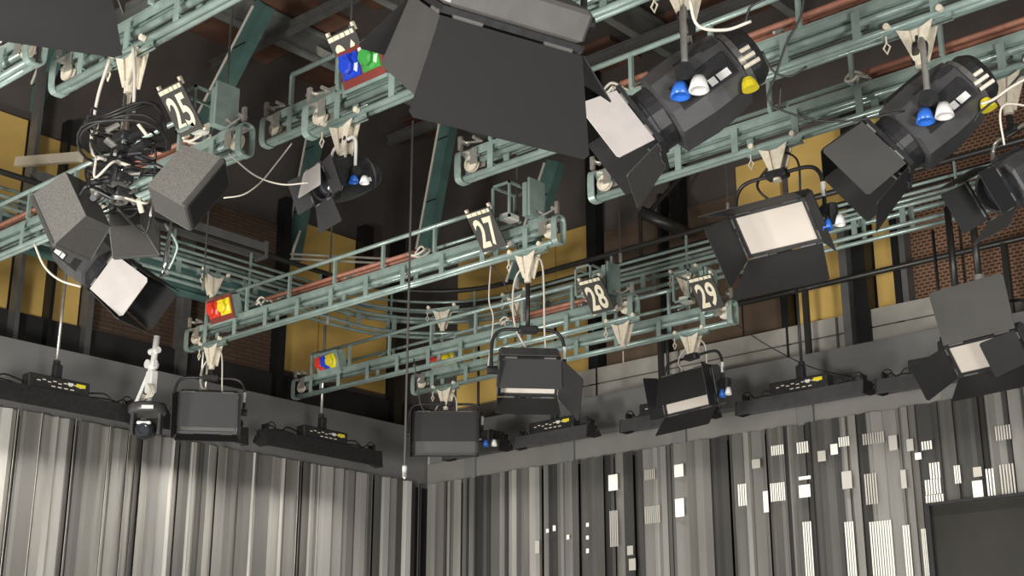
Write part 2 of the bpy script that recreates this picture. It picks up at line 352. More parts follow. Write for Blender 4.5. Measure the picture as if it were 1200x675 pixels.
# ------------------------------------------------------------ curtains
def curtain(name, label, origin, length, horizontal, seed, lo=.0, hi=1.0, z0=.02, z1=4.47):
    random.seed(seed); t = thing(name, label, 'curtain', origin)
    vs = []; fs = []; tone = []; u = 0
    while u < length:
        w = random.choice((.03, .05, .06, .08, .11, .14)); yaw = random.uniform(-.035, .035); off = random.uniform(0, .035); th = .004
        u2 = min(u+w, length); y0, y1 = .05+off-yaw, .05+off+yaw
        y0, y1 = max(.012, y0), max(.012, y1); n = len(vs)
        pr = [(u, y0), (u+(u2-u)*.5, (y0+y1)/2+random.uniform(-.012, .012)), (u2+.012, y1)]
        for (a, b) in pr:
            for z in (z0, z1):
                vs.append((a, -b, z) if horizontal else (b, a, z))
        fs += [(n, n+2, n+3, n+1), (n+2, n+4, n+5, n+3)]
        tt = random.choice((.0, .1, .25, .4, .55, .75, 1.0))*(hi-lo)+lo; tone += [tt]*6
        u = u2
    me = bpy.data.meshes.new('fabric'); me.from_pydata(vs, [], fs); me.materials.append(M['satin'])
    at = me.attributes.new('tone', 'FLOAT', 'POINT'); at.data.foreach_set('value', tone)
    o = bpy.data.objects.new('fabric', me); C.objects.link(o); o.parent = t
    md = o.modifiers.new('thickness', 'SOLIDIFY'); md.thickness = .004
    return t
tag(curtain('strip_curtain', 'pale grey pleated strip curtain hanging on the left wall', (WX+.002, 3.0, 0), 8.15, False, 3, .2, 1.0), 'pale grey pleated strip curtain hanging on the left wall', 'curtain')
cr = curtain('strip_curtain', 'darker grey shimmering strip curtain with painted bright reflections on the right wall', (WX+.10, WY-.005, 0), 9.5, True, 5, .0, .55)
# reflections on the right-hand curtain, put in as glowing patches: image boxes (x0, y0, x1, y1), s = narrow stripes, p = plain
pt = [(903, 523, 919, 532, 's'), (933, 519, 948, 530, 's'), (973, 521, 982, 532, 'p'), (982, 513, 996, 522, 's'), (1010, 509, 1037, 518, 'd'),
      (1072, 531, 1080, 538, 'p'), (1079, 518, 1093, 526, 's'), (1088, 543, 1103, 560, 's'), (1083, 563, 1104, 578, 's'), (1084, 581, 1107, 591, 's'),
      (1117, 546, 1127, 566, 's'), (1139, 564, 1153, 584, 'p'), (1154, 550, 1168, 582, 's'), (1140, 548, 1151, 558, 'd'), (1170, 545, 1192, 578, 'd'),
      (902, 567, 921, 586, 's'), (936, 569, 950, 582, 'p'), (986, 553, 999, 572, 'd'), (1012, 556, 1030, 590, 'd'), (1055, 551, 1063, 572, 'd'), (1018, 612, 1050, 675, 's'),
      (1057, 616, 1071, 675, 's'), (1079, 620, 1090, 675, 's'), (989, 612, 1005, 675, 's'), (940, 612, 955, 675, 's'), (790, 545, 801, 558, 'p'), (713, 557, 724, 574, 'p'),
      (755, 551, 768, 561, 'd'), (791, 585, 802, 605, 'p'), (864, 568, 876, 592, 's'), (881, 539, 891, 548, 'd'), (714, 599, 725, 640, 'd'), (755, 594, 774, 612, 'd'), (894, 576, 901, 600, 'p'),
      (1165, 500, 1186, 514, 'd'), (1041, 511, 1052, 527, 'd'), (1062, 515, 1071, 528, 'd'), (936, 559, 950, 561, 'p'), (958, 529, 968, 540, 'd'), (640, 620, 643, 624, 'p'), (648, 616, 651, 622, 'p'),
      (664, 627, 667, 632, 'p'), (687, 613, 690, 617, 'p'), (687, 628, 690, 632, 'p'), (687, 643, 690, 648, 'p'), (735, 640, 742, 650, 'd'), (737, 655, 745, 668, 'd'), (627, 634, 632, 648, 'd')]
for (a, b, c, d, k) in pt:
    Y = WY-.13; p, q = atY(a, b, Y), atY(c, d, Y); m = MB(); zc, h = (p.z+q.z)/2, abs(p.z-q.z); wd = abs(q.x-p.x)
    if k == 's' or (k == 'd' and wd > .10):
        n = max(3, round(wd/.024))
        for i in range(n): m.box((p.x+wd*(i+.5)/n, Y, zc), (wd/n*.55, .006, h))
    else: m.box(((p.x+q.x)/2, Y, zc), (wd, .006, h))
    m.T = Matrix.Identity(4); o = m.build('painted_reflection', 'patch' if k in 'sp' else 'patchdim', cr)
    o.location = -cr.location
# dark wall screen at lower right
a = atY(1090, 594, WY-.2); b = atY(1300, 560, WY-.2)
t = thing('wall_screen', 'large dark screen with thin frame at the bottom right, in front of the curtain', 'screen', (a.x, WY-.2, 2.2))
zt = a.z-2.2; m = MB(); m.box((1.2, 0, zt/2-.6), (2.36, .05, zt+1.2)); m.build('panel', 'screen', t)
m = MB(); m.box((1.2, -.02, zt+.012), (2.44, .09, .024)); m.box((-.0, -.02, zt/2-.6), (.04, .09, zt+1.2)); m.build('frame', 'black', t)

# ------------------------------------------------------------ lighting trusses
ZR = 5.06
def truss(x0, x1, Y, label, capL=True, capR=True, plate=None, frame=True, bundle=None, z=ZR, lo=False):
    L = x1-x0; t = thing('lighting_truss', label, 'truss', (x0, Y, z), 'teal lighting trusses')
    for y in (-.068, -.026): MB().tube([(.06, y, 0), (L-.06, y, 0)], .020, 8).build('bottom_rail', 'teal', t, smooth=True)
    for y, e in ((-.047, .12), (.085, .34)):
        m = MB(); m.box((L/2, y, .185), (L-2*e, .052, .012)); m.box((L/2, y-.022, .158), (L-2*e, .008, .045)); m.box((L/2, y+.022, .158), (L-2*e, .008, .045)); m.build('channel_beam', 'teal', t)
    MB().tube([(.14, -.03, .115), (L-.14, -.03, .115)], .022, 8).build('cable_tube', 'teal', t, smooth=True)
    MB().tube([(.14, .04, .125), (L-.5, .04, .125)], .014, 8).build('cable_tube', 'teal', t, smooth=True)
    MB().tube([(.3, -.09, .40), (L-.62, -.09, .40)], .018, 8).build('top_rail', 'teal', t, smooth=True)
    MB().tube([(.42, .10, .31), (L-.5, .10, .31)], .015, 8).build('top_rail', 'teal', t, smooth=True)
    n = max(2, int(round((L-.9)/.58)))
    for i in range(n+1):
        X = .3+(L-.95)*i/n; MB().box((X, -.09, .29), (.024, .024, .21)).build('stud', 'teal', t)
    n2 = max(2, int(round((L-.9)/.9)))
    for i in range(n2+1):
        X = .46+(L-1.0)*i/n2; m = MB(); m.box((X, .10, .245), (.02, .02, .12)); m.tube([(X, .10, .31), (X-.02, -.08, .21)], .009, 6); m.build('brace', 'teal', t)
    n = max(3, int(L/.43))
    for i in range(n):
        X = .3+(L-.6)*i/(n-1)
        for y, s in ((-.068, 1), (-.026, -1)):
            if s < 0 and i % 2: continue
            m = MB()
            m.box((X+(.05 if s < 0 else 0), y-.027*s, .075), (.045, .006, .15)); m.box((X+(.05 if s < 0 else 0), y-.006*s, .022), (.045, .036, .006)); m.build('rail_clip', 'teal', t)
    if bundle:
        for j in range(4):
            MB().tube([(bundle[0], -.06+.04*j, .255+.016*(j % 2)), (bundle[1], -.06+.04*j, .255+.016*(j % 2))], .017, 8).build('conduit', 'copper', t, smooth=True)
        for e in bundle:
            s = 1 if e == bundle[1] else -1
            for j in range(2): MB().tube(bez([(e, -.04+.06*j, .24), (e+.08*s, -.05+.06*j, .29), (e+.13*s, -.06+.06*j, .25), (e+.07*s, -.1+.06*j, .21), (e+.02*s, -.12, .22)]), .009, 6).build('conduit_tail', 'cablew', t, smooth=True)
    for side, on in ((-1, capL), (1, capR)):
        if not on: continue
        X = 0 if side < 0 else L
        m = MB(); out = []; inn = []
        for k in range(20):
            an = 2*PI*k/20; cx, cz = math.cos(an), math.sin(an)
            sx = math.copysign(abs(cx)**.55, cx); sz = math.copysign(abs(cz)**.55, cz)
            out.append((X, -.047+sx*.058, .085+sz*.11)); inn.append((X, -.047+sx*.048, .085+sz*.10))
        vs = out+inn+[(p[0]-side*.05, p[1], p[2]) for p in out+inn]; fs = []
        for k in range(20):
            j = (k+1) % 20
            fs += [(k, j, 20+j, 20+k), (40+k, 60+k, 60+j, 40+j), (k, 40+k, 40+j, j), (20+k, 20+j, 60+j, 60+k)]
        m.add(vs, fs); m.box((X-side*.09, -.047, .005), (.10, .03, .04)); m.build('end_cap', 'teal', t)
        m = MB(); m.lathe([(.045, -.012), (.055, -.014), (.055, -.006), (.042, 0), (.055, .006), (.055, .014), (.045, .012)], 18, Tr(X-side*.10, -.047, .095)@Rz(0)); m.build('pulley', 'cream', t)
        m = MB(); m.box((X-side*.10, -.047, .172), (.15, .08, .010)); m.box((X-side*.15, -.085, .12), (.06, .006, .10)); m.box((X-side*.15, -.01, .12), (.06, .006, .10)); m.cyl((X-side*.1, -.09, .095), (X-side*.1, -.005, .095), .012, 8); m.build('pulley_bracket', 'steel', t)
        m = MB(); m.box((X-side*.02, -.07, .25), (.03, .02, .09)); m.cyl((X-side*.05, -.09, .25), (X-side*.05, -.03, .25), .014, 8); m.cyl((X-side*.16, -.1, .245), (X-side*.16, -.04, .245), .012, 8); m.tube([(X-side*.05, -.06, .25), (X-side*.12, -.06, .235), (X-side*.2, -.06, .22)], .008, 6); m.build('rope_guide', 'steel', t)
    if frame:
        X = L-.52; m = MB()
        for (a, b) in (((X, -.2, .24), (X, -.2, .5)), ((X+.16, -.2, .24), (X+.16, -.2, .5)), ((X, .04, .24), (X, .04, .5)), ((X+.16, .04, .24), (X+.16, .04, .5)),
                       ((X, -.2, .5), (X+.16, -.2, .5)), ((X, -.2, .24), (X+.16, -.2, .24)), ((X, -.2, .5), (X, .04, .5)), ((X+.16, -.2, .5), (X+.16, .04, .5)), ((X, .04, .5), (X+.16, .04, .5))):
            m.box([(a[i]+b[i])/2 for i in range(3)], [abs(a[i]-b[i])+.016 for i in range(3)])
        m.build('box_frame', 'teal', t)
        m = MB(); m.box((X+.24, -.06, .37), (.045, .12, .26)); m.box((X+.30, -.06, .37), (.02, .17, .29)); m.box((X+.27, .0, .22), (.16, .06, .03)); m.build('cable_box', 'teal', t)
        MB().box((X+.07, -.10, .27), (.10, .12, .05), b=.008).build('junction_box', 'plug', t)
    if plate:
        mn, cols, X = plate; m = MB(); T = Tr(X+.15, -.14, .25)@Rx(18)
        p = MB(T).box((0, 0, 0), (.34, .012, .22)).build('socket_plate', mn, t)
        m = MB(T).box((0, .03, -.12), (.36, .08, .02)).box((-.15, .06, 0), (.02, .1, .2)).box((.15, .06, 0), (.02, .1, .2)); m.build('plate_bracket', 'teal', t)
        for i, cn in enumerate(cols):
            dx = -.08+i*(.16/(max(1, len(cols)-1))) if len(cols) > 1 else 0
            s = MB(T@Tr(dx, -.008, .01)); s.lathe([(.068, 0), (.070, -.012), (.050, -.022), (.052, -.05), (.040, -.062)], 8); s.box((0, -.002, 0), (.14 if len(cols) < 3 else .08, .012, .14)); s.build('socket', cn, p)
            MB(T@Tr(dx, -.045, .06)).box((0, 0, 0), (.07, .03, .02)).build('socket_lid', 'white' if cn == 'green' else cn, p)
    return t
truss(-8.2, -6.18, 3.28, 'teal truss end at the far left edge of the picture, under the black flap', bundle=(.2, 1.4))
truss(-6.45, -2.4, 3.56, 'near teal truss at top left carrying the loudspeaker cluster', bundle=(1.3, 3.4), capR=False)
truss(-10.9, -6.32, 4.76, 'long teal truss at left carrying the number 25 sign', bundle=(1.0, 4.0))
truss(-5.86, -1.2, 4.85, 'teal truss with blue and green sockets left of the big black flap', plate=('maroon', ('cobalt', 'green'), .40), bundle=(1.5, 4.2))
truss(-5.68, -.9, 5.95, 'upper right teal truss carrying the right one of two large spotlights', bundle=(1.3, 3.9), frame=False)
truss(-5.25, -.5, 6.76, 'teal truss below the large spotlights carrying the big open flood', bundle=(2.0, 4.0), frame=False)
truss(-10.3, -5.9, 7.22, 'teal truss with red and yellow sockets and the number 27 sign', plate=('maroon', ('red', 'yellow'), .42), bundle=(1.1, 2.9))
truss(-11.02, -6.62, 9.07, 'teal truss with red and blue sockets and the number 28 sign', plate=('teal', ('red', 'cobalt', 'yellow'), .45), bundle=(3.0, 3.9))
truss(-9.95, -6.08, 9.75, 'teal truss carrying the number 29 sign, farthest from the viewer', plate=('teal', ('red', 'yellow'), .35))
truss(-6.85, -5.0, 5.3, 'short raised teal truss behind the number 26 sign', capR=False, frame=False, z=5.44)

# gantry ring following the walls
t = thing('curtain_gantry', 'teal track gantry that follows both walls round the room corner', 'gantry', (-10.4, 10.3, 5.8))
def ringpath(off, z):
    X, Y, r = -10.45-off, 10.35+off, 1.1+off
    pts = [(X, 3.2, z), (X, 6, z), (X, Y-r, z)]+[(X+r-r*math.cos(a), Y-r+r*math.sin(a), z) for a in [PI/2*k/10 for k in range(1, 10)]]+[(X+r, Y, z), (-7, Y, z), (-1.5, Y, z)]
    return [Vector(p)-t.location for p in pts]
for off, z, r, mn in ((0, 5.80, .02, 'teal'), (.16, 5.80, .02, 'teal'), (0, 5.96, .018, 'teal'), (.2, 5.98, .024, 'teal'), (.1, 6.30, .028, 'pipe'), (.28, 6.12, .018, 'teal'), (.02, 6.06, .016, 'teal'), (.24, 6.22, .016, 'teal')):
    MB().tube(ringpath(off, z), r, 8).build('track_rail', mn, t, smooth=True)
base = ringpath(.08, 5.9)
def alongring(s):
    pts = base; acc = 0
    for a, b in zip(pts, pts[1:]):
        l = (b-a).length
        if acc+l >= s: return a.lerp(b, (s-acc)/l), (b-a).normalized()
        acc += l
    return pts[-1], (pts[-1]-pts[-2]).normalized()
for i in range(34):
    p, d = alongring(.3+i*.45); T = Matrix.Translation(p)@Matrix.Rotation(math.atan2(d.y, d.x), 4, 'Z')
    m = MB(T); m.box((0, -.08, -.02), (.05, .01, .2)); m.box((0, .1, .02), (.04, .01, .26))
    if i % 2 == 0: m.box((0, .02, .22), (.02, .02, .36))
    m.build('rail_clip', 'teal', t)
t = thing('side_plate_girder', 'deep dark teal girder along the left gallery beside the loudspeakers', 'girder', (-10.85, 5.6, 5.9))
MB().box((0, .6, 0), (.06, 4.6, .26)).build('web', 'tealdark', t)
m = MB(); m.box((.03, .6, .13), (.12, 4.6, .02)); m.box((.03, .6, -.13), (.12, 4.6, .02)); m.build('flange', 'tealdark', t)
t = thing('pale_duct', 'grey square duct above the girder on the left gallery', 'duct', (-10.6, 6.9, 6.34))
MB().box((0, 0, 0), (.14, 2.5, .14)).build('duct_body', 'postgrey', t); MB().box((0, 1.26, 0), (.18, .03, .18)).build('end_flange', 'postgrey', t)

# ------------------------------------------------------------ number signs
def sign(txt, center, label, w=.235, h=.315, tilt=38, rz=0, z=None):
    t = thing('number_sign', label, 'sign', center, 'numbered truss signs'); T = Rz(rz)@Rx(tilt)
    MB(T).box((0, 0, 0), (w, .012, h)).build('board', 'board', t)
    m = MB(T)
    for a, b in ((-.47, -.28), (-.26, -.06), (-.03, .12), (.16, .32), (.35, .45)): m.box(((a+b)/2*w, -.008, h*.43), ((b-a)*w, .006, h*.085))
    m.build('header_strip', 'numeral', t)
    m = MB(T); m.box((-.46*w, .01, h*.5), (.02, .02, .05)); m.box((.46*w, .01, h*.5), (.02, .02, .05)); m.box((-.46*w, .03, -h*.5), (.02, .05, .03)); m.box((.46*w, .03, -h*.5), (.02, .05, .03)); m.build('fixing', 'cream', t)
    for i, ch in enumerate(txt):
        cu = bpy.data.curves.new('numeral', 'FONT'); cu.body = ch; cu.size = 1; cu.extrude = .02; cu.offset = .022; cu.resolution_u = 5
        tmp = bpy.data.objects.new('numeral_curve', cu); me = bpy.data.meshes.new_from_object(tmp); bpy.data.objects.remove(tmp)
        xs = [v.co.x for v in me.vertices]; ys = [v.co.y for v in me.vertices]; cx, cy = (min(xs)+max(xs))/2, (min(ys)+max(ys))/2
        sx, sy = w*.36/(max(xs)-min(xs)), h*.70/(max(ys)-min(ys))
        me.transform(T@Tr((-.20+.41*i)*w, -.009, -h*.055)@Rx(90)@Matrix.Diagonal((sx, sy, .1, 1))@Tr(-cx, -cy, 0))
        me.materials.clear(); me.materials.append(M['numeral'])
        o = bpy.data.objects.new('numeral', me); C.objects.link(o); o.parent = t
    return t
for txt, px, Y, lab, tl in (('25', (212, 128), 4.5, 'tilted black number board reading 25 above the loudspeakers', 38), ('27', (570, 269), 6.98, 'black number board reading 27 near the centre of the picture', 38),
                        ('28', (699, 346), 8.83, 'black number board reading 28', 38), ('29', (828, 343), 9.5, 'black number board reading 29', 38), ('26', (412, 66), 4.95, 'black number board reading 26, half hidden behind the blue and green sockets', 38)):
    sign(txt, atY(*px, Y), lab, tilt=tl)

# ------------------------------------------------------------ fixtures
def vbracket(t, z0=0, T=Matrix.Identity(4), cable=True):
    m = MB(T); m.box((0, -.065, z0-.03), (.36, .008, .05)); m.box((0, -.07, z0-.052), (.36, .05, .006)); b = m.build('trolley_plate', 'teal', t)
    m = MB(T)
    for x in (-.14, .14): m.cyl((x, -.115, z0-.0), (x, -.09, z0-.0), .017, 12)
    m.build('wheel', 'cream', b)
    m = MB(T)
    for s in (-1, 1):
        for y in (-.10, -.035): m.prism([(s*.095, y, z0-.035), (s*.028, y, z0-.06), (s*.006, y+.01, z0-.215), (s*.024, y+.01, z0-.22)], (0, .008, 0))
    m.prism([(-.036, -.085, z0-.05), (.036, -.085, z0-.05), (.020, -.08, z0-.21), (-.020, -.08, z0-.21)], (0, .05, 0))
    m.cyl((0, -.065, z0-.19), (0, -.065, z0-.25), .026, 12); m.build('spigot_fork', 'cream', t)
    m = MB(T); m.tube([(-.15, -.10, z0-.05), (-.15, -.10, z0-.09)], .005, 6); m.tube([(-.15, -.10, z0-.085), (-.168, -.10, z0-.11), (-.15, -.10, z0-.145), (-.132, -.10, z0-.11)], .005, 6, closed=True); m.build('shackle', 'cream', t)

def leaf(name, T, w, l, flare, ang, mn, t, label=None, clip=.05):
    """barn door leaf: hinge along local X at origin, pointing to -Y; ang opens it upward (+Z)"""
    m = MB(T@Rx(-ang)); th = .004; c = l*clip
    poly = [(-w/2, -.008, 0), (w/2, -.008, 0), (w/2+flare, -l+c, 0), (w/2+flare-c, -l, 0), (-w/2-flare+c, -l, 0), (-w/2-flare, -l+c, 0)]
    m.prism([Vector(p)-Vector((0, 0, th/2)) for p in poly], (0, 0, th))
    o = m.build(name, mn, t, label)
    h = MB(T); h.cyl((-w*.42, 0, 0), (-w*.22, 0, 0), .008, 8); h.cyl((w*.22, 0, 0), (w*.42, 0, 0), .008, 8); h.build('hinge', 'housinglight', o)
    return o

def knobs(t, T, cols=('blue', 'white'), r=.034):
    for i, cn in enumerate(cols):
        m = MB(T@Tr(.085*i, -.02*i, 0)); m.lathe([(r*.55, 0), (r*.75, -.02), (r, -.062), (r*.8, -.062), (r*.6, -.045)], 14, Rx(86)); m.build('pole_cup', cn, t, '%s pole cup' % cn, smooth=True)

def panel_light(anchor, drop, th, tilt, label, W=.64, H=.33, doors=(40, 40, 40, 40), lens=(.30, .30, .24, .24), mats=('matte',)*4, face='diffuser', pos=None, Y0=None, fins=True, kn=True, bracket=True, yoke=True, cable=0, flare=.07, side=1, lab_doors=(None,)*4, body='housing'):
    if pos:                                  # pivot given; slide it along the sight line onto the truss at Y0
        p = Vector(pos)-Vector((0, 0, EYE)); k = ((Y0-.065)/p.y) if Y0 else 1; p = p*k+Vector((0, 0, EYE)); W *= k; H *= k; lens = tuple(v*k for v in lens)
        if Y0: anchor = (p.x, Y0, ZR); drop = ZR-p.z
        else: anchor = (p.x, p.y, p.z+drop)
    t = thing('panel_light', label, 'studio light', anchor, 'soft panel lights')
    if bracket: vbracket(t)
    by = -.065 if bracket else 0
    Y = Tr(0, by, -drop)@Rz(th); Hd = Y@Rx(tilt); D = .12
    yh = .30
    if yoke:
        w2 = W/2+.045
        m = MB(Y); m.tube(bez([(-w2, 0, 0), (-w2, 0, yh*.55), (-w2+.025, 0, yh*.86), (-w2+.10, 0, yh), (0, 0, yh), (w2-.10, 0, yh), (w2-.025, 0, yh*.86), (w2, 0, yh*.55), (w2, 0, 0)], 4), .0125, 8); yk = m.build('yoke', 'black', t, smooth=True)
        m = MB(Y); m.cyl((w2, 0, yh*.30), (w2, 0, yh*.6), .014, 8); m.build('yoke_label', 'white', yk)
        m = MB(Y); m.box((0, 0, yh), (.14, .07, .05), b=.01); m.cyl((-w2-.03, 0, 0), (-w2+.04, 0, 0), .03, 12); m.cyl((w2-.04, 0, 0), (w2+.03, 0, 0), .03, 12); m.build('yoke_clamp', 'black', t)
    if drop > yh+.25:
        m = MB(); m.cyl((0, by, -.26), (0, by, -drop+yh), .016, 10); m.build('spigot_pole', 'black', t, smooth=True)
    m = MB(Hd); m.box((0, 0, 0), (W, D, H), b=.02)
    for i in range(14 if fins else 0): m.box((-W*.38+i*W*.76/13, D/2+.03, 0), (.006, .07, H*.62))
    m.build('housing', body, t)
    m = MB(Hd); m.box((0, D/2+.07, -.01), (W*.62, .06, H*.5), b=.012); cb = m.build('control_box', 'black', t)
    m = MB(Hd)
    for i in range(5): m.box((-W*.24+i*W*.11, D/2+.102, -.04), (W*.06, .004, .028))
    m.build('connector_labels', 'white', cb)
    m = MB(Hd); e = .022
    for s in (-1, 1): m.box((s*(W/2-e/2), -D/2-.012, 0), (e, .024, H)); m.box((0, -D/2-.012, s*(H/2-e/2)), (W-2*e, .024, e))
    m.build('front_frame', 'black', t)
    MB(Hd).box((0, -D/2-.004, 0), (W-2*e, .006, H-2*e)).build('diffuser', face, t)
    z = -D/2-.026
    leaf('barn_door', Hd@Tr(0, z, H/2), W, lens[0], flare, doors[0], mats[0], t, lab_doors[0])
    leaf('barn_door', Hd@Tr(0, z, -H/2)@Ry(180), W, lens[1], flare, doors[1], mats[1], t, lab_doors[1])
    leaf('barn_door', Hd@Tr(-W/2, z, 0)@Ry(-90), H, lens[2], flare*.7, doors[2], mats[2], t, lab_doors[2])
    leaf('barn_door', Hd@Tr(W/2, z, 0)@Ry(90), H, lens[3], flare*.7, doors[3], mats[3], t, lab_doors[3])
    if kn:
        k = MB(Y); k.cyl((side*(W/2+.10), -.02, .03), (side*(W/2+.10), -.02, -.09), .024, 10); k.box((side*(W/2+.07), 0, 0), (.09, .06, .07), b=.01); k.build('drive_gear', 'black', t)
        knobs(t, Y@Tr(side*(W/2+.08), -.05, -.07), r=.03)
    if cable:
        k = MB(); k.tube(bez([(.05, by+.03, -.05), (-.12, by, -.2), (-.10, by-.03, -drop*.6), (-.02, by+.05, -drop+.12)]), .008, 6); k.tube(bez([(.02, by+.03, -.05), (.14, by, -.16), (.12, by+.04, -drop*.7), (.1, by+.08, -drop+.1)]), .007, 6); k.build('power_cable', 'cablew' if cable == 1 else 'cableb', t, smooth=True)
    return t

def fresnel(anchor, drop, th, tilt, label, sc=1, doors=(35, 35, 35, 35), mats=('matte', 'matte', 'matte', 'matte'), side=1, yoke_c='steel', lens=.2, cups=True, open_lens='glass', body='housing', bracket=True, roll=0, wires=True, byy=-.065, yl=None):
    t = thing('fresnel_spotlight', label, 'studio light', anchor, 'fresnel spotlights')
    if bracket: vbracket(t)
    Y = Tr(0, byy, -drop)@Rz(th)@Matrix.Scale(sc, 4); Hd = Y@Rx(tilt)@Ry(roll)
    w2, yh = .205, .33
    m = MB(Y); m.tube(bez([(-w2, 0, 0), (-w2, 0, yh*.7), (-w2+.02, 0, yh*.9), (-w2+.07, 0, yh), (0, 0, yh), (w2-.07, 0, yh), (w2-.02, 0, yh*.9), (w2, 0, yh*.7), (w2, 0, 0)], 4), .0145, 10); m.build('yoke', yoke_c, t, smooth=True)
    m = MB(Y); m.box((0, 0, yh+.01), (.16, .07, .045), b=.01); m.cyl((0, 0, yh), (0, 0, yh+.09), .02, 10)
    for s in (-1, 1): m.cyl((s*.17, 0, 0), (s*.235, 0, 0), .042, 14)
    m.build('yoke_clamp', 'black', t)
    if drop > yh*sc+.3: MB().cyl((0, byy, -.26), (0, byy, -drop+yh*sc), .018, 10).build('spigot_pole', 'black', t, smooth=True)
    # body: faceted cast housing
    m = MB(Hd)
    sec = [(-.14, .13), (-.13, .148), (.02, .155), (.10, .15), (.21, .135)]
    def ring(y, r): return [(r*1.08*a, y, r*b) for a, b in ((-.62, -1.1), (.62, -1.1), (1.02, -.62), (1.02, .42), (.62, .98), (.2, 1.12), (-.2, 1.12), (-.62, .98), (-1.02, .42), (-1.02, -.62))]
    vs = sum([ring(y, r) for y, r in sec], []); fs = [list(range(10)), list(range(40, 50))[::-1]]
    for q in range(4):
        for i in range(10): fs.append((q*10+i, q*10+(i+1) % 10, q*10+10+(i+1) % 10, q*10+10+i))
    m.add(vs, fs); hb = m.build('lamp_housing', body, t)
    m = MB(Hd)
    for s in (-1, 1): m.box((s*.163, .05, -.05), (.012, .27, .12), b=.004); m.box((s*.158, .09, .07), (.01, .20, .03))
    m.box((0, .03, .178), (.07, .22, .02)); m.build('side_panel', 'black', hb)
    m = MB(Hd)
    for s in (-1, 1): m.box((s*.171, .075, -.082), (.003, .032, .034)); m.box((s*.171, .128, -.082), (.003, .055, .034))
    m.build('sticker', 'white', hb)
    MB(Hd).lathe([(.085, .20), (.125, .205), (.132, .23), (.132, .29), (.11, .325), (.06, .335)], 20).build('rear_cap', 'black', t, smooth=False)
    m = MB(Hd); m.lathe([(.134, .215), (.142, .22), (.142, .245), (.134, .25)], 20); m.build('cap_ring', 'housinglight', t)
    m = MB(Hd)
    for i in range(3): m.cyl((.125, .22, -.09+.035*i), (.135, .29, -.10+.035*i), .010, 8)
    m.build('connector', 'cream', t) if wires else None
    MB(Hd).lathe([(.13, -.13), (.138, -.14), (.138, -.20), (.145, -.205), (.145, -.225), (.125, -.225), (.122, -.17)], 24).build('lens_barrel', 'black', t, smooth=False)
    MB(Hd).lathe([(.12, -.172), (.115, -.185), (.07, -.2), (.02, -.206)], 20).build('lens', open_lens, t, smooth=True)
    a = .15
    m = MB(Hd)
    for s in (-1, 1): m.box((s*a, -.235, 0), (.014, .02, 2*a)); m.box((0, -.235, s*a), (2*a, .02, .014))
    m.build('door_frame', 'black', t)
    for k, (TT, ang, mn) in enumerate(zip((Tr(0, -.245, a), Tr(0, -.245, -a)@Ry(180), Tr(-a, -.245, 0)@Ry(-90), Tr(a, -.245, 0)@Ry(90)), doors, mats)):
        leaf('barn_door', Hd@TT, 2*a*.92, lens, .05 if k < 2 else .01, ang, mn, t, 'bare metal barn door' if mn == 'leafwhite' else None)
    if cups:
        knobs(t, Y@Tr(side*.225, -.02, -.05)@Rz(75), r=.042)
        m = MB(Hd@Tr(side*.13, .2, -.14)); m.lathe([(.02, 0), (.03, -.02), (.036, -.05), (.02, -.05)], 14, Rx(70)); m.build('pole_cup', 'yellow', t, 'yellow pole cup') if wires else None
    return t

def rail_anchor(px, py, Y): p = atY(px, py, Y); return (p.x, Y, ZR)
# large floods and spots. drop = distance from rail to pivot
def dropfor(an, py, by=-.065): return an[2]-zbelow(an[0], an[1]+by, py)
N4 = (None,)*4
panel_light(None, 0, 3, 42.8, 'large flood light with a bright cream face, doors wide open, right of centre', W=.47, H=.285, doors=(28, 27, 11, 55), lens=(.27, .28, .25, .10), cable=2, pos=(-3.785, 6.564, 4.496), Y0=6.76)
panel_light(None, 0, 47, 47, 'flood light below the number 27 sign with its top door lowered over a pale strip', W=.464, H=.355, doors=(-68, 20, 5, 24), lens=(.235, .16, .10, .33), flare=.015, cable=1, kn=False, pos=(-6.759, 7.798, 4.375), Y0=7.22)
panel_light(None, 0, -10, 12, 'flood light hanging under the number 29 sign', W=.575, H=.33, doors=(-72, 45, 5, 30), lens=(.25, .2, .16, .26), flare=.015, cable=1, pos=(-6.211, 9.216, 4.39), Y0=9.75)
panel_light(None, 0, 42, 9, 'dark flood light hanging at the room corner below the yellow sticker', W=.582, H=.398, doors=(-84, 5, 5, 5), lens=(.27, .10, .14, .14), flare=.01, cable=1, face='leafgrey', pos=(-8.613, 8.798, 4.303), Y0=9.75)
panel_light(None, 0, 50, 22, 'dark flood light beneath the left end of the number 27 truss', W=.505, H=.362, doors=(-84, 20, 10, 10), lens=(.30, .12, .2, .2), flare=.01, cable=1, kn=False, face='leafgrey', pos=(-9.757, 7.046, 4.385), Y0=7.22)
panel_light(None, .75, -10, 37, 'flood light at the right edge with a grey door raised above its cream face', W=.575, H=.25, doors=(112, 25, 21, -58), lens=(.40, .22, .33, .26), flare=.015, mats=('leafgrey', 'matte', 'matte', 'matte'), lab_doors=('raised grey barn door', None, None, None), bracket=False, pos=(-3.758, 9.331, 4.321))
panel_light(None, .62, 252.7, 49.8, 'huge black flood light at top centre seen from behind, door hanging down', W=.553, H=.281, doors=(30, 28, 50, 1), lens=(.3, .363, .2, .28), kn=False, bracket=False, mats=('leafshade', 'leafshade', 'leafshade', 'leafgrey'), body='housinglight', pos=(-2.817, 3.141, 4.104), fins=False)
panel_light(None, .6, 240.7, 20.2, 'near black flood light cut off at the top left corner', W=.383, H=.149, doors=(30, -21, 30, 30), lens=(.2, .51, .1, .2), flare=.07, kn=False, bracket=False, pos=(-3.198, 1.644, 3.845))
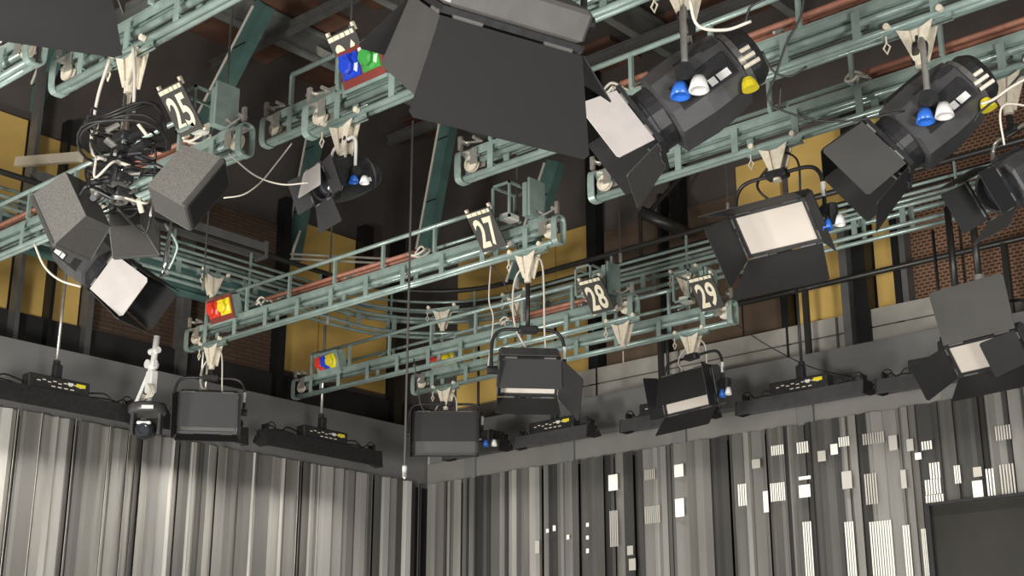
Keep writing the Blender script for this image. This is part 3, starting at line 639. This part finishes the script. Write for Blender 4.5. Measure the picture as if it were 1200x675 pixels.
# spots
def fres(pos, Y0, th, tilt, label, sc=1.0, **kw):
    p = Vector(pos)-Vector((0, 0, EYE)); k = (Y0-.065)/p.y; p = p*k+Vector((0, 0, EYE))
    return fresnel((p.x, Y0, ZR), ZR-p.z, th, tilt, label, sc=sc, **kw)
fres((-3.13, 4.709, 4.409), 4.85, -60, 33, 'large spotlight with blue and white cups and a bare metal door, left of two alike', sc=1.08, doors=(0, 18, 0, 25), mats=('matte', 'leafgrey', 'matte', 'leafwhite'))
fres((-2.663, 6.11, 4.634), 5.95, -62, 38, 'large spotlight hanging from a cream fork, right of two alike', sc=1.06, doors=(0, 12, 0, 8), mats=('matte', 'matte', 'matte', 'leafgrey'), lens=.24)
fresnel((atY(1186, 120, 6.76).x, 6.76, ZR), .62, -30, 30, 'dark spotlight partly hidden at the right edge of the picture', sc=.8, doors=(10, 25, 10, 15), mats=('matte', 'leafgrey', 'matte', 'matte'))
fres((-6.218, 5.387, 5.066), 4.85, -12, 24, 'small dark spotlight with white yoke and pale flat door under the near truss', sc=.68, doors=(-62, 85, 80, 80), mats=('leafwhite', 'matte', 'matte', 'matte'), yoke_c='white', body='black', lens=.22, wires=False)
fres((-5.793, 3.441, 3.927), 4.76, 112, 38, 'spotlight with four long doors and pale inside, below the loudspeakers', sc=1.0, doors=(3, 3, 2, 3), mats=('matte', 'leafgrey', 'leafwhite', 'matte'), lens=.36, cups=False, wires=False)

# empty forks on tracks
for (px, py, Y, z, lab, rz) in ((735, 385, 9.07, ZR, 'empty cream V-shaped fork under the truss between signs 28 and 29', 0), (655, 305, 0, 0, '', 0),
                            (522, 362, 0, 5.8, 'empty cream V-shaped fork in the corner of the wall gantry', 20), (808, 318, 0, 5.8, 'empty cream V-shaped fork on the gantry left of the big open flood', 0),
                            (610, 345, 0, 5.8, 'empty cream V-shaped fork on the gantry behind the number 27 truss end', 0)):
    if not lab: continue
    p = atY(px, py, Y) if Y else atz(px, py, z)
    t = thing('spigot_fork_carriage', lab, 'bracket', (p.x, p.y, z), 'empty V-shaped forks', R(rz)); vbracket(t)
    MB().tube([(0, -.065, -.28), (0, -.065, -.38)], .006, 6).build('loose_tail', 'cablew', t)

# ------------------------------------------------------------ strip lights along the walls
def strip_light(center, L, along, label, pole_top=5.78, tilt=0, power=26, boxoff=0, group='strip lights along the walls'):
    """along: 'Y' for the left wall, 'X' for the right wall; the trough opens downward to the wall"""
    rz = -90 if along == 'Y' else 180
    rz = 90 if along == 'Y' else 0
    t = thing('strip_light', label, 'studio light', center, group, R(rz)); m = MB()   # local +Y faces the wall, local X runs along
    T = Matrix.Identity(4)
    hs = 1 if along == 'Y' else .62
    prof = [(-.10, .055), (.05, .055), (.11, -.05), (.10, -.055), (.045, .045), (-.085, .045), (-.105, -.11), (-.118, -.11)]
    m.prism([(-L/2, a, b if b > 0 else b*hs) for a, b in prof], (L, 0, 0)); m.build('trough', 'black' if along == 'Y' else 'housing', t)
    m = MB()
    for s in (-1, 1): m.prism([(s*L/2, a, b if b > 0 else b*hs) for a, b in ((-.10, .06), (.05, .06), (.115, -.05), (.0, -.11), (-.12, -.115))], (s*.012, 0, 0))
    m.build('end_plate', 'black', t)
    m = MB(); m.box((0, .0, .012), (L*.96, .09, .006)); m.build('reflector', 'housinglight', t)
    m = MB(); m.box((boxoff, -.03, .115), (.58, .12, .12), b=.01); cb = m.build('control_box', 'black', t)
    k = MB()
    for i in range(9): k.box((boxoff+(.20-.05*i), -.092, .12+.012*(i % 2)), (.03, .004, .008))
    for i in range(4): k.box((boxoff+.12-.06*i, -.092, .088), (.035, .004, .008))
    k.build('panel_marking', 'cream', cb)
    MB().box((boxoff+.20, -.093, .135), (.085, .005, .03)).build('sticker', 'yellow', cb, 'yellow sticker')
    MB().box((boxoff+.10, -.093, .135), (.05, .005, .02)).build('sticker', 'white', cb, 'white sticker')
    h = pole_top-center[2]; m = MB(); m.cyl((0, 0, .16), (0, 0, .34), .03, 10); m.box((0, -.02, .24), (.07, .07, .12), b=.01); m.tube([(-.06, 0, .13), (-.05, 0, .19), (.05, 0, .19), (.06, 0, .13)], .008, 6); m.build('hanging_clamp', 'black', t)
    m = MB(); m.cyl((0, 0, .3), (0, 0, h), .014, 8); m.build('hanging_rod', 'steel' if along == 'Y' else 'black', t, smooth=True)
    m = MB()
    for s in (-1, 1):
        m.tube(bez([(boxoff+s*.26, 0, .1), (s*L*.3, -.02, .13), (s*L*.36, -.03, .07), (s*L*.43, .0, .12), (s*L*.46, .02, .06), (s*L*.40, .03, .08)]), .007, 6)
        m.tube(bez([(boxoff+s*.26, .03, .08), (s*L*.34, .02, .10), (s*L*.44, .02, .07), (s*(L/2+.03), 0, -.01), (s*(L/2+.08), 0, .05)]), .006, 6)
        m.tube([Vector((s*L*.44, -.04, .10))+Vector((.05*math.cos(a), 0, .045*math.sin(a))) for a in [2*PI*k/10 for k in range(10)]], .006, 6, closed=True)
        m.box((s*L*.47, 0, .08), (.012, .10, .09))
    m.build('cable_loops', 'cableb', t, smooth=True)
    if power:
        l = area('tube_lamp', (0, .0, -.004), (0, .28, -1.0), L*.9, power*(.48 if along == 'Y' else .22), (1, .95, .88), R(95), t, sy=.05)
    return t
def zX(px, py, X): return tuple(atX(px, py, X))
def zYw(px, py, Y): return tuple(atY(px, py, Y))
strip_light(zX(62, 468, -10.65), 1.6, 'Y', 'strip light with yellow sticker at the far left of the left wall')
strip_light(zX(375, 524, -10.65), 1.5, 'Y', 'strip light hanging below the red and blue sockets on the left wall')
strip_light(zX(232, 500, -10.75), 1.0, 'Y', 'strip light partly hidden behind the dark flood on the left wall', boxoff=0)
strip_light(zYw(560, 528, 10.6), .8, 'X', 'strip light in the room corner behind the dark flood', power=14)
strip_light(zYw(652, 513, 10.6), .95, 'X', 'strip light with bright control box below the flood under sign 27', power=16)
strip_light(zYw(785, 492, 10.6), 1.0, 'X', 'strip light partly hidden behind the flood under sign 29', power=16)
strip_light(zYw(942, 468, 10.6), 1.25, 'X', 'strip light with yellow sticker left of the flood with a raised grey door', power=20)
strip_light(zYw(1110, 442, 10.6), 1.15, 'X', 'strip light behind the flood with a raised grey door', power=20)

# ------------------------------------------------------------ loudspeaker cluster
P0 = Vector((-5.95, 3.62, ZR))
zc = zbelow(P0.x, P0.y, 222)
def speaker(loc, rz, tilt, roll, s, label, w=.30, h=.34, d=.30, back=.55, bz=.8):
    t = thing('loudspeaker', label, 'loudspeaker', loc, 'loudspeakers of the hanging cluster'); T = Rz(rz)@Rx(tilt)@Ry(roll)@Matrix.Scale(s, 4)
    f = [(-w/2, -d/2, -h/2), (w/2, -d/2, -h/2), (w/2, -d/2, h/2), (-w/2, -d/2, h/2)]; b = [(x*back, d/2, z*bz) for x, _, z in f]
    m = MB(T); m.add(f+b, [(0, 1, 2, 3), (4, 7, 6, 5), (0, 4, 5, 1), (3, 2, 6, 7)]); m.add(f+b, []) ; c = m.build('cabinet', 'cab', t)
    m = MB(T); e = .004
    for s_ in (-1, 1):
        q = [(s_*(w/2), -d/2, -h/2), (s_*(w/2), -d/2, h/2), (s_*w/2*back, d/2, h/2*bz), (s_*w/2*back, d/2, -h/2*bz)]
        m.prism(q, (s_*e, 0, 0))
    m.build('side_cheek', 'felt', t, 'grey felt covered side')
    m = MB(T); m.box((0, -d/2-.002, 0), (w+.012, .03, h+.006), b=.01); m.build('front_rim', 'cab', t)
    MB(T).box((0, -d/2-.018, 0), (w*.86, .006, h*.88)).build('grille', 'grille', t)
    m = MB(T); m.tube(bez([(-.05, d/2, 0), (-.05, d/2+.06, 0), (.05, d/2+.06, 0), (.05, d/2, 0)]), .008, 6); m.build('mounting_strap', 'black', t)
    return t
dd = (P0-Vector((0, 0, EYE))).length*.985
def sp_at(px, py, off=0): return atd(px, py, dd*math.cos(0)+off)
D0 = 6.35
def spk(pos, k, rz, tilt, roll, w, h, d, kx, kz, label):
    p = (Vector(pos)-Vector((0, 0, EYE)))*k+Vector((0, 0, EYE)); speaker(p, rz, tilt, roll, k, label, w, h, d, kx, kz)
spk((-5.429, 3.11, 3.978), 1.08, -77.3, 35.4, -3.7, .209, .352, .19, .68, .88, 'leftmost loudspeaker of the cluster with pale grey felt side')
spk((-5.532, 3.471, 4.036), 1.13, 225.9, 7.1, 6, .219, .16, .313, .64, .9, 'dark centre loudspeaker of the cluster facing away')
spk((-4.89, 3.334, 4.037), 1.08, 124.9, 26.5, 19, .171, .308, .198, 1.0, .865, 'largest loudspeaker of the cluster, at its right, with felt side')
P0 = Vector((-5.70, 3.56, ZR))
t = thing('cluster_hanger', 'chrome pole with black clamps, knobs and coiled cable between the loudspeakers', 'hanger', (P0.x, P0.y, ZR)); vbracket(t)
zc0 = zbelow(P0.x, P0.y, 250)-ZR
MB().cyl((0, -.065, -.26), (0, -.065, zc0+.03), .024, 14).build('pole', 'chrome', t, smooth=True)
random.seed(11)
m = MB()
for i in range(5):
    z = -.40-.015*i+(0 if i < 3 else -.05); rr = .16+.012*i
    m.tube([(rr*math.cos(a)*1.25, -.065+rr*math.sin(a), z+.03*math.sin(a*2+i)+.02*math.cos(a*3)) for a in [2*PI*k/24 for k in range(24)]], .008, 6, closed=True)
m.build('coiled_cable', 'cableb', t, smooth=True)
m = MB()
for i in range(5):
    z = -.50-.075*i; an = i*1.3; m.box((0, -.065, z), (.11, .09, .05), Tr(0, 0, 0), b=.01)
    m.tube([(0, -.065, z), (.15*math.cos(an), -.065+.15*math.sin(an), z-.02)], .016, 8)
m.build('clamp_block', 'black', t)
for i in range(26):
    an = random.uniform(0, 2*PI); z = random.uniform(zc0, -.44); r0 = random.uniform(.05, .16); c = Vector((r0*math.cos(an), -.065+r0*math.sin(an), z)); d = Vector((random.uniform(-1, 1), random.uniform(-1, 1), random.uniform(-1, 1))).normalized()*.035
    MB().cyl(c-d, c+d, random.choice((.009, .014, .018)), 8).build('bolt', random.choice(('steel', 'chrome', 'black', 'cream')), t)
for i in range(16):
    an = random.uniform(0, 2*PI); pts = [(random.uniform(-.03, .03), -.065, -.42-.03*i)]
    for k in range(3): an += random.uniform(-.9, .9); pts.append((.16*math.cos(an), -.065+.16*math.sin(an), -.45-.03*i+random.uniform(-.08, .08)))
    MB().tube(bez(pts), .007, 6).build('loose_cable', ('cableb', 'cableb', 'cableb', 'cablew', 'cableb')[i % 5], t, smooth=True)
m = MB(); m.lathe([(.045, 0), (.045, -.10), (.034, -.10), (.034, -.01)], 18, Tr(0, -.065, zc0+.14)@Rx(90)); m.build('pole_socket', 'steel', t, smooth=True)
m = MB(); m.box((-.12, -.12, zc0+.13), (.07, .05, .10), b=.008); m.box((-.12, -.12, zc0+.06), (.05, .04, .05)); m.build('connector_block', 'plug', t)
m = MB(); m.tube([(-.2, -.065, -.62), (.2, -.065, -.58)], .022, 8); m.tube([(-.08, -.2, -.7), (.1, .1, -.66)], .022, 8); m.build('cross_arm', 'black', t)
MB().tube(bez([(-.12, -.12, -.04), (-.2, -.12, -.25), (-.24, -.1, -.5), (-.1, -.1, -.6)]), .009, 6).build('loose_cable', 'cablew', t, smooth=True)
MB().tube(bez([(.09, -.12, -.04), (.13, -.12, -.22), (.12, -.1, -.42)]), .009, 6).build('loose_cable', 'cablew', t, smooth=True)

# ------------------------------------------------------------ hanging pan-tilt camera
b = atX(172, 493, -10.2); t = thing('dome_camera', 'black remote camera hanging on a white bracket at lower left', 'camera', tuple(b))
top = zbelow(b.x, b.y, 395)-b.z
MB().cyl((0, 0, .16), (.05, 0, top), .028, 12).build('pole', 'white', t, smooth=True)
m = MB(); m.box((.02, 0, .34), (.09, .07, .20), b=.01); m.cyl((-.03, 0, .62), (.09, 0, .62), .03, 10); m.cyl((.0, -.05, .50), (.0, .05, .50), .04, 10); m.box((.03, 0, .5), (.06, .05, .08), b=.008); m.build('clamp', 'white', t)
m = MB(); m.tube([(-.24, 0, .1), (.0, 0, .48)], .018, 8); m.tube([(-.24, 0, .1), (.0, 0, .12)], .018, 8); m.build('stay_arm', 'white', t)
for i in range(4): MB().tube(bez([(.02, -.03, .32), (.10+.02*i, -.06, .26), (.06+.03*i, -.07, .18), (-.04, -.05, .17+.02*i)]), .007, 6).build('loose_cable', 'cablew', t, smooth=True)
T = Rx(-90)
MB(T).lathe([(.15, -.14), (.165, -.12), (.165, -.07), (.14, -.05)], 24).build('base', 'housing', t, smooth=True)
m = MB(Rz(45)); 
for s in (-1, 1): m.box((s*.115, 0, -.03), (.03, .12, .2), b=.01)
m.build('fork', 'housing', t)
T = Rz(45)@Rx(10)
hd = MB(T).lathe([(.03, -.13), (.075, -.12), (.085, -.05), (.088, .05), (.06, .10)], 20).build('head', 'black', t, smooth=True)
hd.location.z = -.08
MB(T).lathe([(.05, -.138), (.052, -.15), (.04, -.15), (.036, -.14)], 18).build('lens', 'glass', hd)
MB(T).box((0, -.10, .055), (.12, .05, .035), b=.01).build('visor', 'white', hd)
MB(Rz(45)).box((.03, -.165, .085), (.10, .012, .03)).build('label', 'white', t)

# ------------------------------------------------------------ hoist wires and loose cables
def wire(px, y0, y1, Y, label, r=.008, group='thin hoist wires'):
    p0, p1 = atY(px[0], y0, Y), atY(px[1], y1, Y); p0 = Vector((p1.x, Y, min(9.3, max(p0.z, p1.z+.3))))
    t = thing('hoist_wire', label, 'wire', p1, group); MB().tube([p0-p1, (0, 0, 0)], r, 6).build('rope', 'rope', t); MB().cyl((0, 0, -.02), (0, 0, .06), .016, 8).build('thimble', 'steel', t); return t
t = wire((488, 474), 140, 556, 6.3, 'long thin wire with a white weight at its end, left of centre', group=None)
m = MB(); m.lathe([(.004, .03), (.014, .012), (.017, -.05), (.013, -.054)], 12, Rx(-90)); m.build('weight', 'white', t, smooth=True)
wire((609, 606), 120, 335, 7.22, 'thin hoist wire rising from the right end of truss 27')
wire((721, 727), 150, 305, 9.07, 'thin hoist wire rising from the right end of truss 28')
wire((270, 265), 0, 112, 4.76, 'thin hoist wire rising from the frame beside sign 25')
wire((414, 411), 0, 40, 5.0, 'thin hoist wire rising from the half hidden sign 26')
wire((388, 384), 240, 378, 8.0, 'thin hoist wire passing behind the middle of truss 27')
wire((268, 238), 200, 338, 7.22, 'thin hoist wire rising from the red and yellow sockets')
wire((851, 853), 180, 245, 10.4, 'thin hoist wire left of the big open flood')
def loose(pts, Y, label, mn='cableb', r=.008):
    P = [atd(a, b, Y+(c[0] if c else 0)) for a, b, *c in pts]; o = MB().tube(bez(P), r*.62, 6).build('loose_cable', mn, smooth=True); return tag(o, label, 'cable', None)
loose([(942, -5), (938, 20), (922, 50), (910, 85), (900, 115), (912, 128), (915, 100)], 5.6, 'black cable hanging in a long curve right of the left large spotlight')
loose([(893, 60), (905, 82), (925, 90), (945, 78)], 5.7, 'short black cable looping behind the left large spotlight')
loose([(902, 123), (930, 134), (965, 142), (1010, 140), (1060, 130)], 6.0, 'thin dark cable sagging between the two large spotlights')
loose([(1210, 88), (1185, 102), (1165, 116), (1150, 122)], 5.4, 'pale cable running to the back of the right large spotlight', 'cablew', .010)
loose([(1210, 70), (1180, 105), (1150, 130), (1142, 142)], 5.5, 'dark cable behind the right large spotlight reaching its connectors')
loose([(1210, 125), (1180, 122), (1172, 135), (1177, 170)], 6.0, 'pale cable looping down at the right edge of the picture', 'cablew')
loose([(835, 35), (870, 28), (880, 8), (905, -5)], 5.0, 'black cable joining the yoke of the left large spotlight')
loose([(808, 0), (818, 30), (850, 35), (880, 25)], 4.95, 'pale rope looped round the yoke of the left large spotlight', 'cablew', .010)
loose([(268, 180), (298, 205), (330, 216), (362, 214)], 7.1, 'pale cable sagging to the small dark spotlight', 'cablew', .007)
loose([(262, 232), (285, 228), (305, 214), (325, 190), (342, 168)], 7.4, 'white cable rising left of the small dark spotlight', 'cablew', .007)
loose([(40, 285), (52, 312), (70, 328), (95, 336)], 8.0, 'pale green cable curving beside the left loudspeaker', 'cablew', .011)
loose([(193, 262), (207, 285), (205, 300), (198, 315)], 7.5, 'teal cable hanging right of the dark centre loudspeaker', 'teal', .012)
loose([(560, 292), (590, 330), (607, 372), (612, 395)], 10.6, 'thin grey cable slanting down from below sign 27')
loose([(576, 300), (573, 350), (578, 375), (572, 430)], 10.9, 'pale cable hanging at the left of the flood under sign 27', 'cablew', .01)
loose([(862, 380), (900, 405), (950, 430), (1000, 442)], 12.5, 'thin dark cable running down across the grey fascia at right')
loose([(1150, 420), (1180, 425), (1200, 440)], 10, 'black cable beside the blue cup at the right edge')
loose([(485, 420), (492, 470), (500, 485)], 11.5, 'dark cable hanging beside the long thin wire')
# chrome lamp tube catching the light beside the loudspeakers
p = atd(196, 285, 7.0); t = thing('mirror_rod', 'shiny chrome rod glinting right of the dark centre loudspeaker', 'rod', tuple(p))
MB().tube([(.02, 0, .13), (0, 0, -.10), (-.01, 0, -.16)], [.006, .016, .010], 12).build('rod', 'chrome', t, smooth=True); MB().cyl((-.03, 0, -.17), (.02, 0, -.16), .012, 10).build('end_knob', 'chrome', t)
# twin black poles at right and pale wall rods at left
for px, y0, y1, Y, mn, lab in ((1110, 243, 345, 10.2, 'black', 'left of two black hanging poles in front of the mesh panels'), (1137, 232, 330, 9.9, 'black', 'right of two black hanging poles in front of the mesh panels'),
                               (158, 0, 0, 0, '', '')):
    if not lab: continue
    p = atY(px, y0, Y); h = p.z-zbelow(p.x, Y, y1); t = thing('hanging_pole', lab, 'pole', tuple(p), 'black poles by the mesh panels')
    MB().cyl((0, 0, 0), (0, 0, -h), .028, 12).build('tube', 'pipe', t, smooth=True); MB().cyl((0, 0, -h-.02), (0, 0, -h+.05), .04, 12).build('collar', 'steel', t)
p = atX(238, 322, -10.45); t = thing('spigot_fork_carriage', 'cream V-shaped fork with a long thin rod, beside the red and yellow sockets', 'bracket', (p.x+.1, p.y, 5.85), None, R(90)); vbracket(t)
MB().cyl((0, -.065, -.28), (0, -.065, -1.45), .014, 8).build('hanging_rod', 'steel', t, smooth=True)
